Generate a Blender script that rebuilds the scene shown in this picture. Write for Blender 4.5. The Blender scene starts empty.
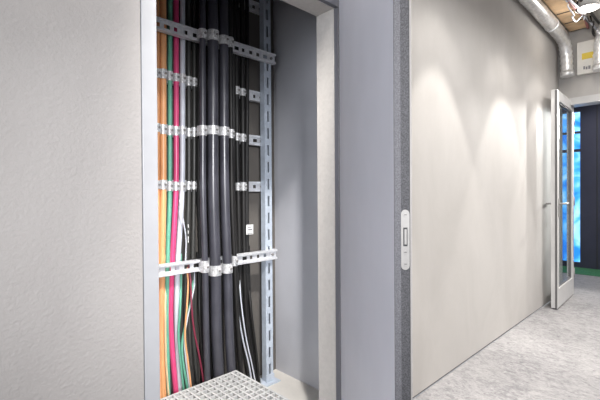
import bpy, bmesh, math, random
from mathutils import Vector, Matrix
random.seed(7)
S = bpy.context.scene
COL = S.collection
PI = math.pi

# ------------------------------------------------------------------ view
H = 1.15                       # eye height
CA, SA = math.cos(math.radians(45.9)), math.sin(math.radians(45.9))
FPX = 392.0
PITCH, ROLL, CYP = 0.0096, 0.0068, 198.0
ROT = Matrix.Rotation(math.radians(45.9 - 90), 3, 'Z') @ Matrix.Rotation(PI / 2 - PITCH, 3, 'X') @ Matrix.Rotation(-ROLL, 3, 'Z')
def ray(px, py):
    return ROT @ Vector(((px - 300) / FPX, (CYP - py) / FPX, -1.0))
def onY(px, py, Y):
    d = ray(px, py); t = Y / d[1]
    return Vector((d[0] * t, Y, H + d[2] * t))
def colx(px, Y):
    return onY(px, 193, Y).x

# ------------------------------------------------------------------ materials
def new_mat(name):
    m = bpy.data.materials.new(name); m.use_nodes = True
    nt = m.node_tree; b = nt.nodes['Principled BSDF']
    return m, nt, b
def simple(name, c, rough=0.5, metal=0.0, spec=0.5, noise=0.0, nscale=30, bump=0.0, bscale=120, coat=0.0):
    m, nt, b = new_mat(name)
    b.inputs['Base Color'].default_value = (*c, 1)
    b.inputs['Roughness'].default_value = rough
    b.inputs['Metallic'].default_value = metal
    b.inputs['Specular IOR Level'].default_value = spec
    b.inputs['Coat Weight'].default_value = coat
    tc = nt.nodes.new('ShaderNodeTexCoord')
    if noise > 0:
        n = nt.nodes.new('ShaderNodeTexNoise'); n.inputs['Scale'].default_value = nscale
        n.inputs['Detail'].default_value = 6
        nt.links.new(tc.outputs['Object'], n.inputs['Vector'])
        r = nt.nodes.new('ShaderNodeValToRGB')
        r.color_ramp.elements[0].position = 0.3; r.color_ramp.elements[1].position = 0.7
        r.color_ramp.elements[0].color = (*[max(0, x * (1 - noise)) for x in c], 1)
        r.color_ramp.elements[1].color = (*[min(1, x * (1 + noise)) for x in c], 1)
        nt.links.new(n.outputs['Fac'], r.inputs['Fac'])
        nt.links.new(r.outputs['Color'], b.inputs['Base Color'])
    if bump > 0:
        n2 = nt.nodes.new('ShaderNodeTexNoise'); n2.inputs['Scale'].default_value = bscale
        n2.inputs['Detail'].default_value = 4
        nt.links.new(tc.outputs['Object'], n2.inputs['Vector'])
        bp = nt.nodes.new('ShaderNodeBump'); bp.inputs['Strength'].default_value = bump
        bp.inputs['Distance'].default_value = 0.004
        nt.links.new(n2.outputs['Fac'], bp.inputs['Height'])
        nt.links.new(bp.outputs['Normal'], b.inputs['Normal'])
    return m
def plaster(name, c1, c2, bump=0.25, bscale=170):
    m, nt, b = new_mat(name)
    tc = nt.nodes.new('ShaderNodeTexCoord')
    mp = nt.nodes.new('ShaderNodeMapping'); mp.inputs['Scale'].default_value = (1.0, 1.0, 0.55)
    nt.links.new(tc.outputs['Object'], mp.inputs['Vector'])
    n = nt.nodes.new('ShaderNodeTexNoise'); n.inputs['Scale'].default_value = 2.2; n.inputs['Detail'].default_value = 8
    n.inputs['Roughness'].default_value = 0.6; n.inputs['Distortion'].default_value = 0.6
    nt.links.new(mp.outputs['Vector'], n.inputs['Vector'])
    r = nt.nodes.new('ShaderNodeValToRGB')
    r.color_ramp.elements[0].position = 0.3; r.color_ramp.elements[1].position = 0.72
    r.color_ramp.elements[0].color = (*c1, 1); r.color_ramp.elements[1].color = (*c2, 1)
    nt.links.new(n.outputs['Fac'], r.inputs['Fac'])
    nt.links.new(r.outputs['Color'], b.inputs['Base Color'])
    b.inputs['Roughness'].default_value = 0.7; b.inputs['Specular IOR Level'].default_value = 0.25
    n2 = nt.nodes.new('ShaderNodeTexNoise'); n2.inputs['Scale'].default_value = bscale; n2.inputs['Detail'].default_value = 5
    nt.links.new(tc.outputs['Object'], n2.inputs['Vector'])
    bp = nt.nodes.new('ShaderNodeBump'); bp.inputs['Strength'].default_value = bump; bp.inputs['Distance'].default_value = 0.004
    nt.links.new(n2.outputs['Fac'], bp.inputs['Height']); nt.links.new(bp.outputs['Normal'], b.inputs['Normal'])
    return m
def carpet_mat():
    m, nt, b = new_mat('grey_mottled_carpet')
    tc = nt.nodes.new('ShaderNodeTexCoord')
    def noise(scale, det, sx, sy, dist=0.0, rough=0.6):
        mp = nt.nodes.new('ShaderNodeMapping'); mp.inputs['Scale'].default_value = (sx, sy, 1)
        nt.links.new(tc.outputs['Object'], mp.inputs['Vector'])
        n = nt.nodes.new('ShaderNodeTexNoise'); n.inputs['Scale'].default_value = scale
        n.inputs['Detail'].default_value = det; n.inputs['Distortion'].default_value = dist
        n.inputs['Roughness'].default_value = rough
        nt.links.new(mp.outputs['Vector'], n.inputs['Vector']); return n
    a = noise(15, 8, 1.7, 0.9, 1.2, 0.72); c = noise(60, 4, 1.8, 1, 0.8); d = noise(1.6, 3, 1, 1)
    def mul(x, k):
        q = nt.nodes.new('ShaderNodeMath'); q.operation = 'MULTIPLY'; q.inputs[1].default_value = k
        nt.links.new(x, q.inputs[0]); return q.outputs[0]
    def add(x, y):
        q = nt.nodes.new('ShaderNodeMath'); q.operation = 'ADD'
        nt.links.new(x, q.inputs[0]); nt.links.new(y, q.inputs[1]); return q.outputs[0]
    f = add(add(mul(a.outputs['Fac'], 0.5), mul(c.outputs['Fac'], 0.3)), mul(d.outputs['Fac'], 0.2))
    r = nt.nodes.new('ShaderNodeValToRGB')
    e = r.color_ramp.elements
    e[0].position = 0.39; e[0].color = (0.15, 0.145, 0.152, 1)
    e[1].position = 0.60; e[1].color = (0.325, 0.315, 0.308, 1)
    k = e.new(0.5); k.color = (0.25, 0.242, 0.243, 1)
    nt.links.new(f, r.inputs['Fac']); nt.links.new(r.outputs['Color'], b.inputs['Base Color'])
    b.inputs['Roughness'].default_value = 0.95; b.inputs['Specular IOR Level'].default_value = 0.1
    g = noise(350, 2, 1, 1)
    bp = nt.nodes.new('ShaderNodeBump'); bp.inputs['Strength'].default_value = 0.5; bp.inputs['Distance'].default_value = 0.006
    nt.links.new(add(g.outputs['Fac'], c.outputs['Fac']), bp.inputs['Height']); nt.links.new(bp.outputs['Normal'], b.inputs['Normal'])
    return m
def speckle_mat(name, lo, hi):
    m, nt, b = new_mat(name)
    tc = nt.nodes.new('ShaderNodeTexCoord')
    n = nt.nodes.new('ShaderNodeTexNoise'); n.inputs['Scale'].default_value = 330; n.inputs['Detail'].default_value = 3
    nt.links.new(tc.outputs['Object'], n.inputs['Vector'])
    r = nt.nodes.new('ShaderNodeValToRGB'); e = r.color_ramp.elements
    e[0].position = 0.36; e[0].color = (lo, lo * 0.985, lo * 1.1, 1); e[1].position = 0.68; e[1].color = (hi, hi * 0.985, hi * 1.08, 1)
    nt.links.new(n.outputs['Fac'], r.inputs['Fac']); nt.links.new(r.outputs['Color'], b.inputs['Base Color'])
    b.inputs['Roughness'].default_value = 0.8
    bp = nt.nodes.new('ShaderNodeBump'); bp.inputs['Strength'].default_value = 0.3; bp.inputs['Distance'].default_value = 0.002
    nt.links.new(n.outputs['Fac'], bp.inputs['Height']); nt.links.new(bp.outputs['Normal'], b.inputs['Normal'])
    return m
def glass_mat(name, tint):
    m, nt, b = new_mat(name)
    nt.nodes.remove(b); out = nt.nodes['Material Output']
    t = nt.nodes.new('ShaderNodeBsdfTransparent'); t.inputs['Color'].default_value = (*tint, 1)
    g = nt.nodes.new('ShaderNodeBsdfGlossy'); g.inputs['Roughness'].default_value = 0.02
    f = nt.nodes.new('ShaderNodeFresnel'); f.inputs['IOR'].default_value = 1.5
    mx = nt.nodes.new('ShaderNodeMixShader')
    ge = nt.nodes.new('ShaderNodeNewGeometry'); inv = nt.nodes.new('ShaderNodeMath'); inv.operation = 'SUBTRACT'; inv.inputs[0].default_value = 1.0
    nt.links.new(ge.outputs['Backfacing'], inv.inputs[1])
    ml = nt.nodes.new('ShaderNodeMath'); ml.operation = 'MULTIPLY'
    nt.links.new(f.outputs[0], ml.inputs[0]); nt.links.new(inv.outputs[0], ml.inputs[1])
    nt.links.new(ml.outputs[0], mx.inputs[0]); nt.links.new(t.outputs[0], mx.inputs[1]); nt.links.new(g.outputs[0], mx.inputs[2])
    nt.links.new(mx.outputs[0], out.inputs['Surface'])
    return m
def emit(name, c, s):
    m, nt, b = new_mat(name)
    b.inputs['Base Color'].default_value = (*c, 1)
    b.inputs['Emission Color'].default_value = (*c, 1); b.inputs['Emission Strength'].default_value = s
    return m
def facade_mat():
    # daylit glass front across the street: blue sky colour with pale floor bands
    m, nt, b = new_mat('daylit_sky_and_facade')
    tc = nt.nodes.new('ShaderNodeTexCoord')
    n = nt.nodes.new('ShaderNodeTexNoise'); n.inputs['Scale'].default_value = 1.7; n.inputs['Detail'].default_value = 5; n.inputs['Distortion'].default_value = 2.0
    nt.links.new(tc.outputs['Object'], n.inputs['Vector'])
    r = nt.nodes.new('ShaderNodeValToRGB'); e = r.color_ramp.elements
    e[0].position = 0.38; e[0].color = (0.03, 0.25, 0.75, 1); e[1].position = 0.66; e[1].color = (0.65, 0.88, 1.0, 1)
    k = e.new(0.5); k.color = (0.12, 0.5, 0.95, 1)
    nt.links.new(n.outputs['Fac'], r.inputs['Fac'])
    b.inputs['Base Color'].default_value = (0.0, 0.0, 0.0, 1)
    nt.links.new(r.outputs['Color'], b.inputs['Emission Color']); b.inputs['Emission Strength'].default_value = 1.9
    return m

M = dict(
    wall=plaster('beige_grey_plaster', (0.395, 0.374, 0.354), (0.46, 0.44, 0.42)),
    wall_l=plaster('fine_plaster_dimmed', (0.268, 0.253, 0.245), (0.302, 0.287, 0.278), 0.45, 120),  # same plaster as wall, colour darkened to offset too much light here
    concrete=plaster('raw_concrete', (0.30, 0.285, 0.27), (0.42, 0.40, 0.38), 0.5, 60),
    slab=plaster('pale_concrete_slab', (0.56, 0.54, 0.51), (0.72, 0.69, 0.65), 0.5, 60),
    carpet=carpet_mat(),
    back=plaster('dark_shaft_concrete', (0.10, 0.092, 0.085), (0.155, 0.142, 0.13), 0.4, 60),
    side=simple('blue_grey_sheet_metal', (0.54, 0.545, 0.585), 0.5, 0.0, 0.4, 0.05, 4),
    frame=simple('pale_grey_steel_frame', (0.30, 0.303, 0.318), 0.45, 0, 0.4, 0.03, 20),
    jamb=simple('cream_jamb_board', (0.50, 0.475, 0.45), 0.6, 0, 0.3, 0.06, 60, 0.1, 200),
    gasket=simple('grey_rebate_seal', (0.12, 0.122, 0.14), 0.6),
    door=simple('blue_grey_door_laminate', (0.55, 0.555, 0.615), 0.5, 0, 0.4, 0.03, 5),
    edge=speckle_mat('dark_speckled_edge', 0.035, 0.078), edge_l=speckle_mat('mid_speckled_edge', 0.07, 0.125),
    black=simple('black_rubber_line', (0.02, 0.02, 0.022), 0.6),
    steel=simple('brushed_steel', (0.27, 0.26, 0.252), 0.45, 0.25, 0.5, 0.06, 80),
    galv=simple('galvanised_steel', (0.86, 0.87, 0.91), 0.36, 0.4, 0.5, 0.12, 60),
    clampm=simple('bright_zinc_clamp', (0.74, 0.74, 0.75), 0.36, 0.4, 0.5, 0.3, 110, 0.2, 120),
    strut=simple('blue_grey_galvanised_strut', (0.52, 0.58, 0.67), 0.45, 0.1, 0.5, 0.08, 50),
    grate=simple('pale_galvanised_grating', (0.52, 0.52, 0.52), 0.5, 0.05, 0.5, 0.1, 60),
    orange=simple('orange_cable_sheath', (0.86, 0.42, 0.19), 0.35, 0, 0.5, 0.05, 15),
    cream=simple('cream_cable_sheath', (0.78, 0.60, 0.36), 0.35, 0, 0.5, 0.05, 15),
    green=simple('green_cable_sheath', (0.14, 0.42, 0.30), 0.35, 0, 0.5, 0.05, 15),
    red=simple('magenta_red_cable_sheath', (0.72, 0.07, 0.21), 0.3, 0, 0.5, 0.05, 15),
    white=simple('blue_white_cable_sheath', (0.62, 0.65, 0.72), 0.35, 0, 0.5, 0.05, 15),
    dgrey=simple('charcoal_cable_sheath', (0.05, 0.05, 0.048), 0.4, 0, 0.5),
    maroon=simple('maroon_cable_sheath', (0.22, 0.03, 0.06), 0.35),
    bcable=simple('black_cable_sheath', (0.058, 0.058, 0.073), 0.3, 0, 0.8, 0.2, 12, 0.1, 40),
    bcable2=simple('dull_black_cable_sheath', (0.014, 0.013, 0.013), 0.5, 0, 0.4),
    label=simple('white_tag', (0.75, 0.75, 0.74), 0.5),
    print=simple('grey_print', (0.2, 0.2, 0.22), 0.6),
    foil=simple('crinkled_foil', (0.92, 0.91, 0.90), 0.28, 0.55, 0.5, 0.2, 30, 1.0, 30),
    tan=simple('tan_timber_board', (0.70, 0.50, 0.31), 0.7, 0, 0.3, 0.18, 9, 0.3, 60),
    dbrown=simple('dark_brown_joint', (0.07, 0.05, 0.04), 0.8),
    redwire=simple('dull_red_hose', (0.33, 0.12, 0.12), 0.5),
    whitebox=simple('off_white_sheet', (0.70, 0.68, 0.64), 0.5, 0, 0.4, 0.04, 10),
    yellow=simple('yellow_sticker', (0.70, 0.52, 0.06), 0.5),
    alu=simple('white_aluminium', (0.56, 0.55, 0.54), 0.4, 0.1, 0.5, 0.03, 10),
    dalu=simple('grey_aluminium_edge', (0.13, 0.125, 0.125), 0.45, 0.3),
    navy=simple('navy_wall_panel', (0.03, 0.032, 0.055), 0.5, 0, 0.4, 0.08, 6),
    greenc=simple('green_carpet', (0.055, 0.17, 0.085), 0.95, 0, 0.1, 0.25, 60, 0.4, 200),
    glass=glass_mat('clear_glass', (0.93, 0.96, 0.97)),
    winglass=glass_mat('blue_tinted_glass', (0.75, 0.88, 1.0)),
    sky=facade_mat(),
    lamp=emit('lit_lamp_diffuser', (1.0, 0.95, 0.87), 14.0),
)

# ------------------------------------------------------------------ mesh helpers
def add_box(bm, x0, x1, y0, y1, z0, z1, mtx=None):
    vs = [bm.verts.new((x, y, z)) for x in (x0, x1) for y in (y0, y1) for z in (z0, z1)]
    if mtx is not None:
        for v in vs: v.co = mtx @ v.co
    for f in ((0, 1, 3, 2), (4, 6, 7, 5), (0, 4, 5, 1), (2, 3, 7, 6), (0, 2, 6, 4), (1, 5, 7, 3)):
        bm.faces.new([vs[i] for i in f])
    return vs
def smooth_path(pts, n=8):
    P = [Vector(p) for p in pts]
    if len(P) < 3: return P
    Q = [P[0] * 2 - P[1]] + P + [P[-1] * 2 - P[-2]]
    out = []
    for i in range(1, len(Q) - 2):
        a, b, c, d = Q[i - 1:i + 3]
        for k in range(n):
            t = k / n
            out.append(0.5 * ((2 * b) + (c - a) * t + (2 * a - 5 * b + 4 * c - d) * t * t + (3 * b - a - 3 * c + d) * t ** 3))
    out.append(P[-1]); return out
def add_tube(bm, path, r, seg=14, caps=True):
    path = [Vector(p) for p in path]
    rad = r if callable(r) else (lambda i: r)
    T = []
    for i in range(len(path)):
        a = path[max(0, i - 1)]; b = path[min(len(path) - 1, i + 1)]
        T.append((b - a).normalized())
    up = Vector((1, 0, 0)) if abs(T[0].x) < 0.9 else Vector((0, 0, 1))
    N = (up - T[0] * up.dot(T[0])).normalized()
    rings = []
    for i, p in enumerate(path):
        N = (N - T[i] * N.dot(T[i])).normalized()
        B = T[i].cross(N)
        rings.append([bm.verts.new(p + (N * math.cos(2 * PI * k / seg) + B * math.sin(2 * PI * k / seg)) * rad(i)) for k in range(seg)])
    for a, b in zip(rings, rings[1:]):
        for k in range(seg):
            f = bm.faces.new((a[k], a[(k + 1) % seg], b[(k + 1) % seg], b[k])); f.smooth = True
    if caps:
        bm.faces.new(rings[0][::-1]); bm.faces.new(rings[-1])
def add_prism(bm, poly, z0, z1):
    lo = [bm.verts.new((x, y, z0)) for x, y in poly]; hi = [bm.verts.new((x, y, z1)) for x, y in poly]
    n = len(poly)
    for i in range(n):
        bm.faces.new((lo[i], lo[(i + 1) % n], hi[(i + 1) % n], hi[i]))
    bm.faces.new(lo[::-1]); bm.faces.new(hi)
def obj(name, bm, m, parent=None, bevel=0.0, loc=None):
    bmesh.ops.recalc_face_normals(bm, faces=bm.faces)
    me = bpy.data.meshes.new(name); bm.to_mesh(me); bm.free()
    me.materials.append(M[m] if isinstance(m, str) else m)
    o = bpy.data.objects.new(name, me); COL.objects.link(o)
    if parent: o.parent = parent
    if loc: o.location = loc
    if bevel > 0:
        b = o.modifiers.new('bevel', 'BEVEL'); b.width = bevel; b.segments = 2; b.limit_method = 'ANGLE'
    return o
def tag(o, label, cat, group=None, kind=None):
    if label: o['label'] = label
    if cat: o['category'] = cat
    if group: o['group'] = group
    if kind: o['kind'] = kind
    return o
def thing(name, label, cat, loc=(0, 0, 0), rotz=0, group=None, kind=None):
    o = bpy.data.objects.new(name, None); COL.objects.link(o)
    o.location = loc; o.rotation_euler = (0, 0, rotz); o.empty_display_size = 0.1
    return tag(o, label, cat, group, kind)
def boxobj(name, m, parent, *b, bevel=0.0, mtx=None):
    bm = bmesh.new()
    bs = b if isinstance(b[0], (tuple, list)) else [b]
    for q in bs: add_box(bm, *q, mtx=mtx)
    return obj(name, bm, m, parent, bevel)
def struct(name, m, *b, label=None, cat=None, bevel=0.0):
    o = boxobj(name, m, None, *b, bevel=bevel); o['kind'] = 'structure'
    if label: o['label'] = label
    if cat: o['category'] = cat
    return o

# ------------------------------------------------------------------ setting
D = 1.13                        # corridor wall plane
OX0, OX1, OZ = 0.507, 1.330, 1.975  # shaft opening
EX = 5.10                       # end wall
CZ = 2.95                       # ceiling
struct('floor', 'carpet', (-3.5, 7.4, -3.0, D, -0.05, 0.0), (5.16, 7.4, D, 3.2, -0.05, 0.0), label='pale grey mottled carpet of the corridor', cat='floor')
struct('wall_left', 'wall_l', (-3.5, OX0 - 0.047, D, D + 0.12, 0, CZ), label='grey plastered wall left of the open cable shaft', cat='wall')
struct('wall_right', 'wall', (OX1 + 0.045, EX, D, D + 0.12, 0.012, CZ), label='pale plastered corridor wall right of the open shaft door', cat='wall')
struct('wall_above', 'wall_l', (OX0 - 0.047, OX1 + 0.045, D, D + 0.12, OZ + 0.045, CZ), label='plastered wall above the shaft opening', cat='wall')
struct('baseboard_right', 'dbrown', (OX1 + 0.05, EX, D + 0.008, D + 0.05, 0.0, 0.012), label='thin dark joint along the foot of the corridor wall', cat='joint')
DY0, DY1, DZ = 0.16, 1.105, 2.10
struct('wall_end', 'wall', (EX, EX + 0.16, -3.0, DY0 - 0.06, 0, CZ), (EX, EX + 0.16, DY0 - 0.06, D + 0.12, DZ + 0.075, CZ), (EX, EX + 0.06, DY1, D + 0.12, 0, DZ + 0.075),
       label='pale end wall above and beside the glass door', cat='wall')
struct('trim_1', 'alu', (EX - 0.012, EX + 0.17, DY0 - 0.06, DY1, DZ, DZ + 0.075), (EX - 0.012, EX + 0.17, DY0 - 0.06, DY0, 0, DZ),
       label='white door frame in the end wall', cat='door frame')
struct('ceiling', 'slab', (-3.5, 7.4, -3.0, 3.2, CZ, CZ + 0.1), label='bare concrete ceiling of the corridor', cat='ceiling')
# shaft shell
SX0, SX1, SY1, SZ0, SZ1 = 0.42, 1.625, 1.91, 0.03, 2.75
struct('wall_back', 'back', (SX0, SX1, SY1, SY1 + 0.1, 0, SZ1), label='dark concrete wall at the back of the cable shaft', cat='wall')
struct('wall_shaft', 'side', (SX1, SX1 + 0.03, D + 0.121, SY1 + 0.1, 0, SZ1), label='blue grey sheet metal side wall of the cable shaft', cat='wall')
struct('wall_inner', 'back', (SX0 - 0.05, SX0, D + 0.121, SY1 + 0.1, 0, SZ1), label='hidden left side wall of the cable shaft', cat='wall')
struct('floor_shaft', 'slab', (SX0, SX1, D + 0.121, SY1, -0.05, SZ0), (OX0, OX1, D + 0.001, D + 0.121, -0.05, SZ0), label='pale screed floor inside the cable shaft', cat='floor')
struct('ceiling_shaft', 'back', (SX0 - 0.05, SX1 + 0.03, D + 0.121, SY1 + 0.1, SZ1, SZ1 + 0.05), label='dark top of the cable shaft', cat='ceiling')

# shaft door frame
fr = thing('trim_2', 'pale grey steel frame around the cable shaft opening', 'door frame', (OX0, D, 0), kind='structure')
fm = Matrix.Translation((-OX0, -D, 0))
boxobj('frame_face', 'frame', fr, (OX0 - 0.045, OX0, D - 0.004, D + 0.13, SZ0, OZ + 0.043), bevel=0.002, mtx=fm)
boxobj('jamb', 'jamb', fr, (OX1, OX1 + 0.043, D + 0.021, D + 0.125, SZ0, OZ), bevel=0.001, mtx=fm)
boxobj('head', 'jamb', fr, (OX0, OX1 + 0.043, D + 0.021, D + 0.125, OZ, OZ + 0.043), bevel=0.001, mtx=fm)
boxobj('rebate_seal', 'gasket', fr, (OX1 + 0.003, OX1 + 0.043, D, D + 0.0205, SZ0, OZ - 0.001), (OX0, OX1 + 0.043, D, D + 0.0205, OZ + 0.003, OZ + 0.043), mtx=fm)

# shaft door leaf, swung about fifty degrees into the corridor; local x along the leaf from the hinge, local y = thickness (inner face at y=0)
hin = Vector((1.334, 1.122, 0.0)); free = Vector((0.800, 0.507, 0.0))
dv = free - hin; LW = dv.length; ang = math.atan2(dv.y, dv.x)
dr = thing('door_1', 'blue grey shaft door standing open with speckled edge and lock plate', 'door', hin, ang, kind='structure')
# inner face normal must look left/back: local +y after rotation is (-sin, cos); leaf body goes to the other side
n_in = Vector((-0.766, 0.643, 0)); ly = Vector((-math.sin(ang), math.cos(ang), 0))
s = -1 if ly.dot(n_in) > 0 else 1   # direction of body in local y
def yy(a, b):
    return (min(s * a, s * b), max(s * a, s * b))
DT = 2.03
boxobj('door_panel', 'door', dr, (0, LW - 0.003, *yy(0, 0.019), 0.012, DT), bevel=0.001)
boxobj('outer_panel', 'wall_l', dr, (0.02, LW - 0.004, *yy(0.0385, 0.043), 0.012, DT + 0.02))
boxobj('edge_band', 'edge_l', dr, (LW - 0.03, LW, *yy(0.0002, 0.0155), 0.012, DT))
boxobj('edge_band', 'edge', dr, (LW - 0.03, LW - 0.0015, *yy(0.0155, 0.0362), 0.012, DT))
boxobj('core', 'gasket', dr, (0.004, LW - 0.03, *yy(0.019, 0.0385), 0.012, DT))
boxobj('edge_seal', 'black', dr, (LW - 0.03, LW - 0.003, *yy(0.0362, 0.0385), 0.012, DT))
# lock forend on the free edge
lp = bmesh.new()
zc0, zc1, yc, hw = 0.970, 1.112, 0.0255, 0.0102
poly = []
for k in range(9):
    a = PI * k / 8; poly.append((math.cos(a) * hw, zc1 - hw + math.sin(a) * hw))
for k in range(9):
    a = PI + PI * k / 8; poly.append((math.cos(a) * hw, zc0 + hw + math.sin(a) * hw))
v0 = [lp.verts.new((LW - 0.0015, s * (yc + a), b)) for a, b in poly]; v1 = [lp.verts.new((LW + 0.0012, s * (yc + a), b)) for a, b in poly]
for i in range(len(poly)): lp.faces.new((v0[i], v0[(i + 1) % len(poly)], v1[(i + 1) % len(poly)], v1[i]))
lp.faces.new(v0[::-1]); lp.faces.new(v1)
plate = obj('lock_plate', lp, 'steel', dr)
boxobj('latch_slot', 'black', plate, (LW + 0.0011, LW + 0.0017, *yy(yc - 0.0050, yc + 0.0050), 1.026, 1.070))
boxobj('latch_bolt', 'steel', plate, (LW + 0.0012, LW + 0.0035, *yy(yc - 0.0030, yc + 0.0030), 1.030, 1.066), bevel=0.001)
for zz in (1.100, 1.012, 0.984):
    b = bmesh.new(); add_tube(b, [(LW + 0.001, s * yc, zz), (LW + 0.0026, s * yc, zz)], 0.0042, 12)
    sc_ = obj('screw', b, 'steel', plate)
    boxobj('screw_slot', 'black', sc_, (LW + 0.0025, LW + 0.0028, *yy(yc - 0.003, yc + 0.003), zz - 0.0007, zz + 0.0007))
for zz in (0.25, 1.0, 1.8):
    b = bmesh.new(); add_tube(b, [(0.006, s * 0.048, zz - 0.05), (0.006, s * 0.048, zz + 0.05)], 0.008, 12)
    obj('hinge', b, 'steel', dr)

# ------------------------------------------------------------------ cable shaft fittings
YS = 1.80     # strut face / back of the front rails
YF = 1.772    # front of front rails
YB = 1.845    # front of the back rails
def slotted_channel(bm, L, Hh, depth, slots, lip=0.009, web_t=0.003):
    """channel along x, open to -y: web with slots at the back, flanges and lips towards the viewer. origin at left, z centred, front at y=0"""
    h = Hh / 2
    add_box(bm, 0, L, 0, depth, h - 0.003, h); add_box(bm, 0, L, 0, depth, -h, -h + 0.003)
    add_box(bm, 0, L, 0, 0.003, h - 0.003 - lip, h - 0.003); add_box(bm, 0, L, 0, 0.003, -h + 0.003, -h + 0.003 + lip)
    sh = Hh * 0.17
    wy = depth * 0.45
    add_box(bm, 0, L, wy, wy + web_t, sh, h - 0.003); add_box(bm, 0, L, wy, wy + web_t, -h + 0.003, -sh)
    x = 0
    for (a, b) in slots:
        if a > x: add_box(bm, x, a, wy, wy + web_t, -sh, sh)
        x = b
    if x < L: add_box(bm, x, L, wy, wy + web_t, -sh, sh)
rows = {}
def rail(front, px_l, py_l, xr, label, m='galv', x0=None, seed=1):
    Y = YF if front else YB
    p = onY(px_l, py_l, Y); xl = p.x - 0.09 if x0 is None else x0
    L = xr - xl; rnd = random.Random(seed)
    slots = []; x = 0.03
    while x < L - 0.05:
        w = rnd.choice((0.018, 0.022, 0.03)); slots.append((x, x + w)); x += 0.05
    t = thing('mounting_rail', label, 'rail', (xl, Y, p.z), group='steel rails across the cable shaft')
    b = bmesh.new(); slotted_channel(b, L, 0.058, 0.028, slots)
    obj('channel', b, m, t)
    for bx in (L - 0.03,):
        b = bmesh.new(); add_tube(b, [(bx, 0.018, 0), (bx, 0.004, 0)], 0.008, 6); obj('bolt', b, 'steel', t)
    return p.z
xs = colx(268.5, YS)            # strut centre
XR = colx(277, YF)
rows[1] = rail(True, 157, 22.5, XR, 'perforated steel rail high in the shaft, bolted across the strut, passing before the coloured cables', seed=3)
rows[5] = rail(True, 158, 271.5, XR, 'lowest perforated steel rail, bright, passing before the pink and white cables', seed=5)
xb = xs + 0.02
rows[0] = rail(False, 250, 4, xb, 'dark steel rail at the very top of the shaft opening', x0=colx(150, YB), seed=6)
rows[2] = rail(False, 157, 75, xb, 'second clamped rail from the top, behind orange and black cables beside the strut', seed=7)
rows[3] = rail(False, 157, 129, xb, 'middle rail with clamps across every cable, ending behind the strut', seed=8)
rows[4] = rail(False, 157, 185.5, xb, 'rail at eye level with clamps on coloured cables, ending behind the strut', seed=9)

# slotted upright
st = thing('slotted_strut', 'blue grey perforated vertical steel strut in the corner of the shaft', 'strut', (xs, YS, SZ0))
b = bmesh.new()
hw = 0.026; HS = SZ1 - SZ0
add_box(b, -hw, -0.007, 0, 0.003, 0, HS); add_box(b, 0.007, hw, 0, 0.003, 0, HS)
z = 0
zz = 0.05
while zz < HS - 0.1:
    add_box(b, -0.007, 0.007, 0, 0.003, z, zz); z = zz + 0.062; zz += 0.1
add_box(b, -0.007, 0.007, 0, 0.003, z, HS)
add_box(b, -hw, -hw + 0.003, 0.003, 0.04, 0, HS); add_box(b, hw - 0.003, hw, 0.003, 0.04, 0, HS)
obj('channel', b, 'strut', st)
b = bmesh.new(); add_box(b, -0.06, 0.055, -0.035, 0.07, 0.0, 0.008); add_box(b, -0.03, 0.03, -0.006, -0.0005, 0.008, 0.05)
obj('foot_plate', b, 'strut', st, 0.001)
# bolts of front rails are theirs; one wall fixing
for bz in (0.12, 1.02, 1.92):
    b = bmesh.new(); add_tube(b, [(hw, 0.02, bz), (hw + 0.008, 0.02, bz)], 0.007, 6); obj('bolt', b, 'steel', st)

CABLES = {}
def cable(key, mat, Y, r, pts, label, seg=16, Yb=None, cat='cable'):
    """pts = (image row, image column) of the centre line read off at depth Y"""
    P = []
    for q in pts:
        py, px = q[0], q[1]; yv = q[2] if len(q) > 2 else Y
        P.append(onY(px, py, yv))
    top = P[0].copy()
    if top.z < SZ1 - 0.01:
        P.insert(0, Vector((top.x, top.y, SZ1)))
    if P[-1].z > SZ0 + 0.02:
        dq = (P[-1] - P[-2]); k = (SZ0 - P[-1].z) / dq.z
        k = min(k, 1.5)
        P.append(Vector((P[-1].x + dq.x * k * 0.6, P[-1].y, SZ0)))
    b = bmesh.new(); add_tube(b, smooth_path(P, 8), r, seg)
    for v in b.verts:
        v.co.z = min(max(v.co.z, SZ0), SZ1)
    t = tag(obj('power_cable' if r > 0.008 else 'thin_cable', b, mat), label, cat, 'cables in the riser shaft')
    CABLES[key] = (P, r, Y, t); return t
YC = 1.826; YK = 1.739
def rpx(w, px, Y): # radius from an apparent width in pixels
    return 0.5 * w * (Y / ray(px, 193)[1]) / FPX
# coloured layer (behind the front rails, in front of the back rails)
cable('o1', 'orange', 1.829, rpx(4.6, 157, YC), [(-10, 157), (75, 157.5), (190, 157.5), (272, 157), (330, 157), (390, 159.5)], 'narrow orange cable hugging the left frame, first of the row')
cable('o2', 'orange', YC, rpx(6.3, 163, YC), [(-10, 163), (75, 163.3), (130, 163.3), (190, 163.3), (272, 161.8), (330, 161.2), (400, 163.5)], 'thick orange cable, second from the left frame')
cable('g1', 'green', 1.831, rpx(4.4, 170, YC), [(-10, 170), (75, 170), (190, 169.8), (240, 168.2), (272, 167.6), (330, 167), (380, 168)], 'green cable between the thick orange and the red cable')
cable('r1', 'red', YC, rpx(5.3, 176, YC), [(-10, 176), (75, 176.3), (130, 176.3), (190, 176), (272, 171.8), (330, 171), (400, 176.5)], 'magenta red cable, turning pink lower down, right of the green one')
cable('w1', 'white', YC, rpx(5.2, 182.5, YC), [(-10, 182.3), (75, 182.6), (130, 182.6), (190, 182), (272, 177.5), (330, 177), (400, 181)], 'pale blue white cable right of the red one')
cable('d1', 'dgrey', 1.831, rpx(4.6, 188.5, YC), [(-10, 188.5), (75, 188.8), (190, 188.8), (272, 186), (330, 186), (400, 193)], 'charcoal cable right of the pale one')
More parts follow.
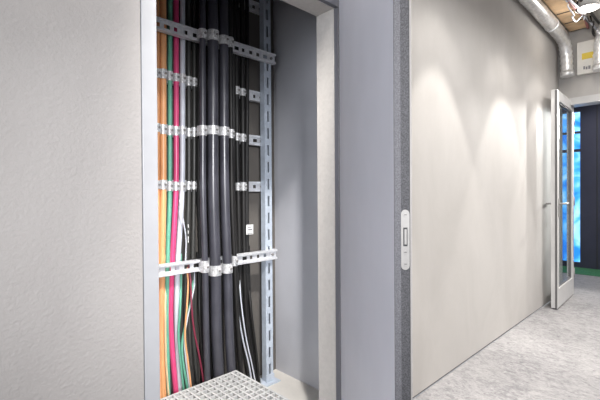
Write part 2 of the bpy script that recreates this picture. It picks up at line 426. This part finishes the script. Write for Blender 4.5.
cable('d2', 'dgrey', 1.831, rpx(4.2, 194.2, YC), [(-10, 194), (75, 194.3), (190, 194), (272, 192.5), (330, 193), (400, 199)], 'second charcoal cable, left of the thick black ones')
# thick black layer in front
cable('b1', 'bcable', YK + .008, rpx(6.6, 202.5, YK), [(-10, 202.5), (37, 202.5), (132, 202.8), (200, 203), (268, 205), (330, 206), (400, 208)], 'black cable, leftmost of the thick black ones')
cable('b2', 'bcable', YK, rpx(10.8, 213, YK), [(-10, 212.5), (38, 213), (132, 213), (200, 213.3), (268, 215.5), (330, 216.5), (400, 220)], 'thickest black cable in the middle of the shaft')
cable('b3', 'bcable', YK, rpx(9.2, 224, YK), [(-10, 223.5), (40, 223.8), (132, 224.2), (200, 225), (268, 227.5), (330, 229), (400, 233)], 'thick black cable right of the thickest one')
cable('b4', 'bcable2', YK + .012, rpx(4.8, 231, YK), [(-10, 230.5), (41, 230.4), (132, 231.3), (200, 232), (268, 235), (330, 238), (400, 243)], 'black cable at the right edge of the thick black group')
cable('b5', 'bcable2', YC, rpx(4.6, 237, YC), [(-10, 236.5), (92, 236.8), (140, 237.2), (187, 238), (268, 240), (320, 241.5), (362, 246), (390, 251)], 'dull black cable, first of the pair right of the thick group')
cable('b6', 'bcable2', YC, rpx(5.0, 243, YC), [(-10, 242), (92, 242.6), (140, 243), (187, 243.5), (268, 244.5), (320, 247), (362, 252), (390, 258)], 'dull black cable carrying a white tag beside the strut')
cable('b7', 'bcable2', YC + .004, rpx(4.0, 248, YC), [(-10, 247), (92, 247.2), (187, 246.8), (268, 247.5), (320, 250.5), (362, 255), (385, 259)], 'rightmost dull black cable, swinging towards the strut foot')
# black infill cables behind the thick ones
for i, (px, dx, what) in enumerate(((199.0, 4, 'behind the leftmost thick black cable'), (207.8, 5, 'in the gap left of the thickest black cable'), (218.6, 5, 'in the gap right of the thickest black cable'), (228.0, 8, 'in the gap left of the narrow black cable'), (233.6, 9, 'just left of the dull black pair'))):
    cable('i%d' % i, 'bcable2', YC, 0.0125, [(-10, px), (132, px), (200, px), (268, px + dx * .4), (330, px + dx * .6), (400, px + dx)], 'black cable running ' + what)
# thin loose cables at the bottom
thin = [
 ('cream', 1.805, 1.9, [(281, 165.5), (320, 165.3), (360, 166), (395, 168.5)], 'thin cream cable between the thick orange and the pink one below the lowest rail'),
 ('green', 1.80, 2.4, [(281, 181), (310, 180), (335, 178.5), (360, 180.5), (395, 184)], 'thin green cable, left of two curving behind the grating'),
 ('green', 1.79, 2.4, [(281, 193), (300, 191), (322, 186), (345, 182), (365, 183.5), (392, 188)], 'thin green cable, right of two, crossing to the left'),
 ('white', 1.782, 1.6, [(281, 194.5), (300, 191.5), (318, 187.5), (338, 184.5), (360, 186), (392, 190)], 'thin pale cable beside the crossing green one'),
 ('orange', 1.775, 1.8, [(281, 188), (305, 187), (335, 185), (358, 187.5), (388, 191)], 'thin orange cable curving down right of the green ones'),
 ('maroon', 1.765, 1.9, [(281, 190.5), (305, 191.5), (330, 194), (355, 199), (385, 204)], 'thin maroon cable bending right to the thick black cables'),
 ('white', 1.79, 1.3, [(200, 179.5), (225, 184), (240, 186), (262, 185.5)], 'thin pale looped wire beside the pale cable above the lowest rail'),
 ('white', 1.78, 1.8, [(281, 236), (310, 238), (340, 243), (365, 249), (385, 252)], 'thin grey cable, left of two fanning out beside the dull black ones'),
 ('white', 1.785, 1.6, [(281, 239.5), (310, 242), (340, 246.5), (365, 252), (385, 256)], 'thin grey cable, right of two fanning out beside the dull black ones'),
 ('bcable2', 1.80, 3.2, [(281, 249), (310, 251), (335, 254), (360, 257), (380, 259)], 'slim black cable sweeping towards the strut foot'),
 ('bcable2', 1.79, 3.2, [(281, 199), (310, 199.5), (340, 201), (385, 204)], 'slim black cable left of the thick black group, low down'),
]
for i, (mt, Y, w, pts, lab) in enumerate(thin):
    r = rpx(w, 190, Y)
    P = [onY(px, py, Y + (0.035 if k == 0 and py > 270 else 0)) for k, (py, px) in enumerate(pts)]
    if pts[0][0] > 270:      # slip behind the rail and join the layer above
        P.insert(0, Vector((P[0].x, 1.836, rows[5] + 0.06)));
    if pts[-1][0] > 370:
        P.append(Vector((P[-1].x + (P[-1].x - P[-2].x) * 0.5, P[-1].y, SZ0 + 0.001)))
    b = bmesh.new(); add_tube(b, smooth_path(P, 8), r, 10)
    for v in b.verts: v.co.z = max(v.co.z, SZ0)
    tag(obj('thin_cable', b, mt), lab, 'cable', 'cables in the riser shaft')
# white tag on cable b6
t6 = CABLES['b6'][3]; p = onY(249.5, 229.5, 1.798)
tg = boxobj('cable_tag', 'label', t6, (p.x - 0.024, p.x + 0.024, p.y - 0.004, p.y, p.z - 0.028, p.z + 0.028), bevel=0.001); tg['label'] = 'white marker tag'
boxobj('tag_print', 'print', tg, (p.x - 0.016, p.x + 0.006, p.y - 0.0046, p.y - 0.004, p.z + 0.010, p.z + 0.014), (p.x - 0.012, p.x + 0.016, p.y - 0.0046, p.y - 0.004, p.z - 0.004, p.z + 0.004), (p.x - 0.02, p.x + 0.018, p.y - 0.0046, p.y - 0.004, p.z - 0.024, p.z - 0.021))
# pale print marks on a charcoal cable
t2 = CABLES['d1'][3]
q = [onY(188.2, y, 1.812) for y in (226, 232, 238, 241)]
boxobj('cable_marking', 'label', t2, *[(a.x - 0.0022, a.x + 0.0022, a.y - 0.001, a.y, a.z - 0.008, a.z + 0.008) for a in q])

def cable_x(key, z):
    P = smooth_path(CABLES[key][0], 12)
    best = min(P, key=lambda p: abs(p.z - z)); return best.x, best.y
crnd = random.Random(5)
def clamp(key, z, yback, label, hgt=0.046, zoff=0.0):
    hgt *= crnd.uniform(0.86, 1.05); zoff += crnd.uniform(-0.004, 0.004)
    x, y = cable_x(key, z); r = CABLES[key][1] + 0.0008
    t = thing('cable_clamp', label, 'clamp', (x, y, z + zoff), group='steel clamps on the shaft cables')
    th = 0.0014; n = 10
    yb = yback - y - 0.0005
    def prof(rr):
        return [(-rr, yb)] + [(-rr * math.cos(PI * k / n), -rr * math.sin(PI * k / n)) for k in range(n + 1)] + [(rr, yb)]
    o_ = prof(r + th); i_ = prof(r)
    b = bmesh.new(); h = hgt / 2
    for z0, z1 in ((-h, h),):
        vo0 = [b.verts.new((a, c, z0)) for a, c in o_]; vo1 = [b.verts.new((a, c, z1)) for a, c in o_]
        vi0 = [b.verts.new((a, c, z0)) for a, c in i_]; vi1 = [b.verts.new((a, c, z1)) for a, c in i_]
        for k in range(len(o_) - 1):
            b.faces.new((vo0[k], vo0[k + 1], vo1[k + 1], vo1[k])); b.faces.new((vi0[k], vi1[k], vi1[k + 1], vi0[k + 1]))
            b.faces.new((vo0[k], vi0[k], vi0[k + 1], vo0[k + 1])); b.faces.new((vo1[k], vo1[k + 1], vi1[k + 1], vi1[k]))
        for k in (0, -1):
            b.faces.new((vo0[k], vo1[k], vi1[k], vi0[k]))
    # rolled lips top and bottom
    for zz in (-h, h - 0.005):
        po = prof(r + th + 0.0008); pi_ = prof(r + th)
        a0 = [b.verts.new((a, c, zz)) for a, c in po[1:-1]]; a1 = [b.verts.new((a, c, zz + 0.005)) for a, c in po[1:-1]]
        c0 = [b.verts.new((a, c, zz)) for a, c in pi_[1:-1]]; c1 = [b.verts.new((a, c, zz + 0.005)) for a, c in pi_[1:-1]]
        for k in range(len(a0) - 1):
            b.faces.new((a0[k], a0[k + 1], a1[k + 1], a1[k])); b.faces.new((a0[k], c0[k], c0[k + 1], a0[k + 1])); b.faces.new((a1[k], a1[k + 1], c1[k + 1], c1[k]))
        b.faces.new((a0[0], a1[0], c1[0], c0[0])); b.faces.new((a0[-1], a1[-1], c1[-1], c0[-1]))
    obj('strap', b, 'clampm', t)
    b = bmesh.new(); w = min(0.011, r * 0.6)
    add_box(b, -w, w, -r - th - 0.006, -r - th + 0.0005, -h * 0.62, h * 0.62)
    obj('pressure_pad', b, 'clampm', t, 0.001)
    b = bmesh.new(); add_tube(b, [(w * 0.1, -r - th - 0.0055, 0.0), (w * 0.1, -r - th - 0.011, 0.0)], min(0.006, w * 0.75), 6); obj('bolt', b, 'steel', t)
    return t
nm = dict(o1='narrow orange cable', o2='thick orange cable', g1='green cable', r1='magenta red cable', w1='pale blue white cable', d1='left charcoal cable', d2='right charcoal cable',
          b1='leftmost thick black cable', b2='thickest black cable', b3='thick black cable right of the thickest', b4='narrow black cable of the thick group', b5='left dull black cable', b6='tagged dull black cable')
rn = {1: 'high front rail', 2: 'second rail', 3: 'middle rail', 4: 'eye level rail', 5: 'lowest rail'}
for row in (2, 3, 4):
    for k in ('o1', 'o2', 'g1', 'r1', 'w1', 'd1', 'd2', 'b5', 'b6'):
        clamp(k, rows[row], YB, 'small steel clamp holding the %s on the %s' % (nm[k], rn[row]))
for k in ('b1', 'b2', 'b3', 'b4'):
    clamp(k, rows[1], YF, 'steel clamp holding the %s on the %s' % (nm[k], rn[1]), 0.052)
    clamp(k, rows[3] + 0.004, YF, 'steel clamp holding the %s on the %s' % (nm[k], rn[3]), 0.051)
    clamp(k, rows[5] - {'b1': 0.0, 'b2': 0.03, 'b3': 0.03, 'b4': 0.0}[k], YF, 'bright steel clamp holding the %s on the %s' % (nm[k], rn[5]), 0.056)

# grating step
gx1, gy1, gz = 1.167, 1.69, 0.24
gx0, gy0 = 0.50, 1.265
gt = thing('floor_grating', 'pale galvanised mesh grating step at the foot of the cables', 'grating', (gx0, gy0, SZ0))
W_, L_ = gx1 - gx0, gy1 - gy0; top = gz - SZ0
b = bmesh.new(); n = 19
for i in range(1, n): # bearing bars
    x = W_ * i / n; add_box(b, x - 0.004, x + 0.004, 0.004, L_ - 0.004, top - 0.026, top - 0.0005)
m_ = 12
for j in range(1, m_):
    y = L_ * j / m_; add_box(b, 0.004, W_ - 0.004, y - 0.004, y + 0.004, top - 0.024, top - 0.001)
obj('mesh', b, 'grate', gt)
boxobj('border', 'grate', gt, (0, W_, 0, 0.006, top - 0.034, top), (0, W_, L_ - 0.009, L_, top - 0.034, top), (0, 0.006, 0.006, L_ - 0.009, top - 0.034, top), (W_ - 0.011, W_, 0.006, L_ - 0.009, top - 0.034, top))
for lx in (0.0, W_ - 0.03):
    for lyy in (0.0, L_ - 0.03):
        boxobj('leg', 'grate', gt, (lx, lx + 0.03, lyy, lyy + 0.004, 0, top - 0.0345), (lx if lx == 0 else lx + 0.026, lx + 0.004 if lx == 0 else lx + 0.03, lyy + 0.004, lyy + 0.03, 0, top - 0.0345))

# ------------------------------------------------------------------ glass door standing open at the end
e0 = Vector((4.463, 0.998, 0.0)); e1 = Vector((5.262, 1.019, 0.0))
dv2 = e1 - e0; GL = dv2.length
gd = thing('door_2', 'white framed glass door standing open along the corridor wall', 'door', e0, math.atan2(dv2.y, dv2.x), kind='structure')
GT = 0.055; GH = 2.155
boxobj('leaf_frame', 'alu', gd, (0.002, 0.075, 0.0, GT, 0.012, GH), (GL - 0.07, GL, 0.0, GT, 0.012, GH), (0.075, GL - 0.07, 0.0, GT, 0.012, 0.20), (0.075, GL - 0.07, 0.0, GT, GH - 0.10, GH), bevel=0.002)
boxobj('edge_strip', 'dalu', gd, (-0.001, 0.0025, 0.002, 0.020, 0.012, GH - 0.002))
boxobj('glass_bead', 'dalu', gd, (0.075, 0.085, 0.012, GT - 0.012, 0.20, GH - 0.10), (GL - 0.08, GL - 0.07, 0.012, GT - 0.012, 0.20, GH - 0.10), (0.085, GL - 0.08, 0.012, GT - 0.012, 0.20, 0.212), (0.085, GL - 0.08, 0.012, GT - 0.012, GH - 0.112, GH - 0.10))
boxobj('glass_pane', 'glass', gd, (0.085, GL - 0.08, 0.024, 0.032, 0.212, GH - 0.112))
boxobj('bottom_seal', 'black', gd, (0.01, GL, 0.012, GT - 0.012, 0.002, 0.012))
for sgn, y0 in ((-1, 0.0), (1, GT)):
    b = bmesh.new(); hz = 1.04; yo = y0 + sgn * 0.05
    add_tube(b, smooth_path([(0.055, y0, hz), (0.055, y0 + sgn * 0.03, hz), (0.062, yo, hz), (0.10, yo + sgn * 0.004, hz), (0.19, yo + sgn * 0.004, hz)], 5), 0.0095, 10)
    h_ = obj('lever_handle', b, 'steel', gd)
    boxobj('rose_plate', 'steel', h_, (0.035, 0.075, min(y0, y0 + sgn * 0.006), max(y0, y0 + sgn * 0.006), hz - 0.13, hz + 0.05), bevel=0.001)
for zz in (0.25, 1.05, 1.95):
    b = bmesh.new(); add_tube(b, [(GL + 0.004, 0.0, zz - 0.05), (GL + 0.004, 0.0, zz + 0.05)], 0.009, 10); obj('hinge', b, 'steel', gd)

# ------------------------------------------------------------------ room beyond
WX = 7.2
struct('wall_beyond', 'navy', (WX, WX + 0.1, -3.0, 1.285, 0, CZ), (WX, WX + 0.1, 1.285, 3.2, 2.42, CZ), (WX, WX + 0.1, 1.285, 3.2, 0, 0.05), label='dark navy wall in the room behind the glass door', cat='wall')
boxobj('panel_joint', 'black', bpy.data.objects['wall_beyond'], (WX - 0.006, WX, 1.10, 1.112, 0, 2.9), (WX - 0.006, WX, 0.62, 0.632, 0, 2.9))
struct('wall_far', 'wall', (5.16, WX + 0.1, 3.2, 3.3, 0, CZ), label='side wall of the room behind the glass door', cat='wall')
struct('wall_return', 'wall', (5.10, 5.16, D + 0.12, 3.3, 0, CZ), label='rear side of the end wall in the next room', cat='wall')
struct('trim_3', 'greenc', (6.62, WX - 0.001, -3.0, 3.2, 0.0, 0.006), label='green carpet strip along the dark wall beyond the door', cat='carpet')
wn = thing('window_1', 'tall blue window in the dark wall beyond the glass door', 'window', (WX, 1.285, 0.05), kind='structure')
boxobj('window_frame', 'navy', wn, (0.0, 0.07, 0.0, 0.03, 0, 2.37), (0.0, 0.07, 0.75, 0.81, 0, 2.37), (0.0, 0.07, 0.03, 0.75, 2.00, 2.03), (0.0, 0.07, 0.03, 0.75, 1.72, 1.76), (0.0, 0.07, 0.03, 1.915, 2.33, 2.37), (0.0, 0.07, 0.03, 1.915, 0.0, 0.03))
boxobj('glass_pane', 'winglass', wn, (0.03, 0.036, 0.031, 1.914, 0.031, 2.329))
tag(boxobj('facade', 'sky', None, (9.0, 9.15, -0.6, 6.5, -0.5, 4.5)), 'blue daylit facade seen through the far window', 'building')

# ------------------------------------------------------------------ ceiling services
def duct(name, pts, r, label, pitch=0.052):
    P = smooth_path(pts, 40); Q = [P[0]]
    # resample evenly
    L = 0; step = pitch / 2
    acc = 0
    for a, b_ in zip(P, P[1:]):
        seg = (b_ - a).length
        while acc + seg >= step:
            k = (step - acc) / seg; a = a + (b_ - a) * k; Q.append(a.copy()); seg = (b_ - a).length; acc = 0
        acc += seg
    rnd = random.Random(len(Q))
    rr = [r * (1.0 if i % 2 else 0.87) * (1 + rnd.uniform(-0.03, 0.03)) for i in range(len(Q))]
    t = thing(name, label, 'duct', Q[0], group='foil ducts under the ceiling')
    b = bmesh.new(); add_tube(b, [q - Q[0] for q in Q], lambda i: rr[i], 20); obj('foil_hose', b, 'foil', t)
    e = Q[-1] - Q[0]; dirv = (Q[-1] - Q[-3]).normalized()
    b = bmesh.new(); add_tube(b, [e, e + dirv * 0.05], r * 1.04, 20); obj('end_collar', b, 'foil', t)
    for k in (0.35, 0.7):
        i = int(len(Q) * k); d = (Q[i + 1] - Q[i - 1]).normalized()
        b = bmesh.new(); add_tube(b, [Q[i] - Q[0] - d * 0.008, Q[i] - Q[0] + d * 0.008], r * 1.07, 20); obj('clip_band', b, 'galv', t)
    return t
duct('foil_duct', [(2.6, 1.05, 2.815), (3.5, 1.05, 2.81), (4.3, 1.05, 2.80), (4.80, 1.05, 2.79), (4.95, 1.045, 2.745), (5.01, 1.04, 2.64), (5.01, 1.035, 2.53), (5.01, 1.03, 2.43)], 0.062, 'silver foil duct along the top of the corridor wall, turning down beside the corner')
duct('foil_duct', [(4.15, 0.50, 2.83), (4.5, 0.54, 2.82), (4.8, 0.65, 2.79), (4.93, 0.715, 2.70), (4.96, 0.735, 2.57), (4.96, 0.735, 2.42)], 0.065, 'silver foil duct at the right edge, turning down behind the lamp')
bt = thing('timber_beam', 'tan timber boarding under the ceiling beside the foil duct', 'beam', (2.4, 0.84, 2.87))
x = 0
for w in (0.9, 0.75, 0.42, 0.3, 0.28):
    boxobj('board', 'tan', bt, (x, x + w - (0.012 if w > 0.5 else 0.035), 0, 0.17, 0, 0.079), bevel=0.003); x += w
boxobj('joint', 'dbrown', bt, (0.0, x - 0.012, 0.01, 0.16, 0.004, 0.0795))
wires = [('dgrey', 0.80, 2.85, 0.010, 'dark wire'), ('redwire', 0.825, 2.835, 0.014, 'dull red hose'), ('white', 0.785, 2.82, 0.009, 'pale wire'), ('dgrey', 0.76, 2.865, 0.012, 'thick dark wire')]
for i, (mt, y, z, r, lab) in enumerate(wires):
    rnd = random.Random(i + 3)
    P = [(2.4 + 0.32 * k, y + rnd.uniform(-0.02, 0.02), z + rnd.uniform(-0.03, 0.02)) for k in range(9)]
    b = bmesh.new(); add_tube(b, smooth_path(P, 6), r, 10)
    tag(obj('ceiling_wire', b, mt), lab + ' strung under the ceiling beside the tan timber boarding', 'wire', 'wires under the ceiling')
tang = [('dgrey', .006, (3.5, .80, 2.80), 'dark wire hanging in loose loops left of the lit downlight'), ('white', .006, (3.9, .83, 2.78), 'pale wire hanging in loose loops below the tan boarding'),
        ('bcable2', .007, (4.2, .79, 2.77), 'black wire dangling between the tan boarding and the lit downlight')]
for i, (mt, r, p0, lab) in enumerate(tang):
    rnd = random.Random(40 + i); P = []
    for k in range(10):
        P.append((p0[0] + 0.085 * k + rnd.uniform(-.04, .04), p0[1] + rnd.uniform(-.035, .035), p0[2] + rnd.uniform(-.04, .06)))
    P[0] = (P[0][0], P[0][1], CZ); P[-1] = (P[-1][0], P[-1][1], CZ)
    b = bmesh.new(); add_tube(b, smooth_path(P, 6), r, 8)
    tag(obj('ceiling_wire', b, mt), lab, 'wire', 'wires under the ceiling')
# damper box on the end wall
vb = thing('damper_box', 'off white box high on the end wall with a yellow sticker between the foil ducts', 'ventilation box', (EX - 0.06, 0.55, 2.40))
boxobj('housing', 'whitebox', vb, (0, 0.06, 0.0, 0.40, 0.0, 0.34), bevel=0.004)
boxobj('yellow_sticker', 'yellow', vb, (-0.002, 0, 0.235, 0.355, 0.15, 0.215))
pl = boxobj('rating_plate', 'whitebox', vb, (-0.002, 0, 0.27, 0.35, 0.03, 0.085))
boxobj('plate_print', 'print', pl, (-0.0028, -0.002, 0.28, 0.30, 0.04, 0.075), (-0.0028, -0.002, 0.306, 0.322, 0.04, 0.07), (-0.0028, -0.002, 0.328, 0.342, 0.045, 0.078))
# downlights
LZ = 2.80
LAMPS = [(1.12, 0.69), (2.24, 0.69), (3.36, 0.70), (4.33, 0.735)]
E_CORE, E_WIDE, E_MID = 110, 20, 76
ordn = 'lit round downlight under the ceiling near the glass door'
def disc_thing(x, y, label, grp):
    t = thing('downlight', label, 'lamp', (x, y, LZ), group=grp)
    b = bmesh.new(); add_tube(b, [(0, 0, 0.012), (0, 0, CZ - LZ)], 0.085, 28); obj('housing', b, 'whitebox', t)
    b = bmesh.new(); add_tube(b, [(0, 0, 0.0), (0, 0, 0.012)], 0.095, 28); obj('rim', b, 'alu', t)
    b = bmesh.new(); add_tube(b, [(0, 0, -0.004), (0, 0, 0.004)], 0.078, 28); obj('diffuser', b, 'lamp', t)
    return t
def spot(x, y, z, e, size, blend, rad, col=(1, 0.965, 0.92)):
    l = bpy.data.lights.new('spot_light', 'SPOT'); l.energy = e; l.spot_size = math.radians(size); l.spot_blend = blend
    l.shadow_soft_size = rad; l.color = col
    o = bpy.data.objects.new('spot_light', l); COL.objects.link(o); o.location = (x, y, z); return o
for x, y in LAMPS:
    if x > 4: disc_thing(x, y, ordn, 'round downlights along the corridor')
    spot(x, y, LZ - 0.02, E_CORE, 54, 0.14, 0.03)      # narrow wall-washing core
    spot(x, y, LZ - 0.02, E_WIDE, 82, 0.35, 0.03)      # wide field of the same lamp
l = bpy.data.lights.new('lamp_glow', 'POINT'); l.energy = 4; l.color = (1, 0.95, 0.88); l.shadow_soft_size = 0.06
o = bpy.data.objects.new('lamp_glow', l); COL.objects.link(o); o.location = (4.33, 0.735, LZ - 0.07)
# second row of lamps down the middle of the corridor
for x in (0.75, 2.0, 3.3, 4.6):
    spot(x, -0.62, CZ - 0.05, E_MID, 158, 0.25, 0.09, (1, 0.98, 0.96))
    spot(x, -0.62, CZ - 0.05, 100, 108, 0.55, 0.09, (1, 0.98, 0.96))  # extra narrower cone added to brighten the lower wall
sp = spot(0.78, 0.45, LZ - 0.02, 330, 44, 0.7, 0.05)       # added fill spot without a fitting, brightens the lower shaft
sp.rotation_euler = (Vector((1.02, 1.75, 0.55)) - sp.location).to_track_quat('-Z', 'Y').to_euler()
l = bpy.data.lights.new('window_daylight', 'AREA'); l.shape = 'RECTANGLE'; l.size = 2.4; l.size_y = 2.4; l.energy = 150; l.color = (0.90, 0.94, 1.0)
o = bpy.data.objects.new('window_daylight', l); COL.objects.link(o); o.location = (-3.3, -0.7, 1.4); o.rotation_euler = (0, -PI / 2, 0)   # daylight down the corridor
sp = spot(-0.85, -1.9, 1.75, 560, 30, 1.0, 0.15, (0.97, 0.98, 1.0))      # second added fill, no real lamp, lifts the cables and rails
sp.rotation_euler = (Vector((1.03, 1.75, 0.95)) - sp.location).to_track_quat('-Z', 'Y').to_euler()
sp = spot(6.98, 0.33, 2.2, 430, 32, 0.3, 0.02)      # wall lamp in the next room, raking back through the doorway
sp.rotation_euler = (Vector((4.25, 1.13, 1.2)) - sp.location).to_track_quat('-Z', 'Y').to_euler()
spot(6.1, 0.3, CZ - 0.05, 170, 150, 0.3, 0.1)

w = bpy.data.worlds.new('world'); S.world = w; w.use_nodes = True
w.node_tree.nodes['Background'].inputs[0].default_value = (0.93, 0.95, 1.0, 1)
w.node_tree.nodes['Background'].inputs[1].default_value = 0.36

# ------------------------------------------------------------------ camera
cd = bpy.data.cameras.new('camera'); cam = bpy.data.objects.new('camera', cd); COL.objects.link(cam)
cd.sensor_width = 36; cd.lens = FPX / 600 * 36; cd.shift_y = (CYP - 200) / 600; cd.clip_start = 0.02
cam.location = (0, 0, H); cam.rotation_euler = ROT.to_euler()
S.camera = cam
S.view_settings.view_transform = 'Standard'; S.view_settings.look = 'None'; S.view_settings.gamma = 1
S.view_settings.use_curve_mapping = False; S.view_settings.exposure = 0.0
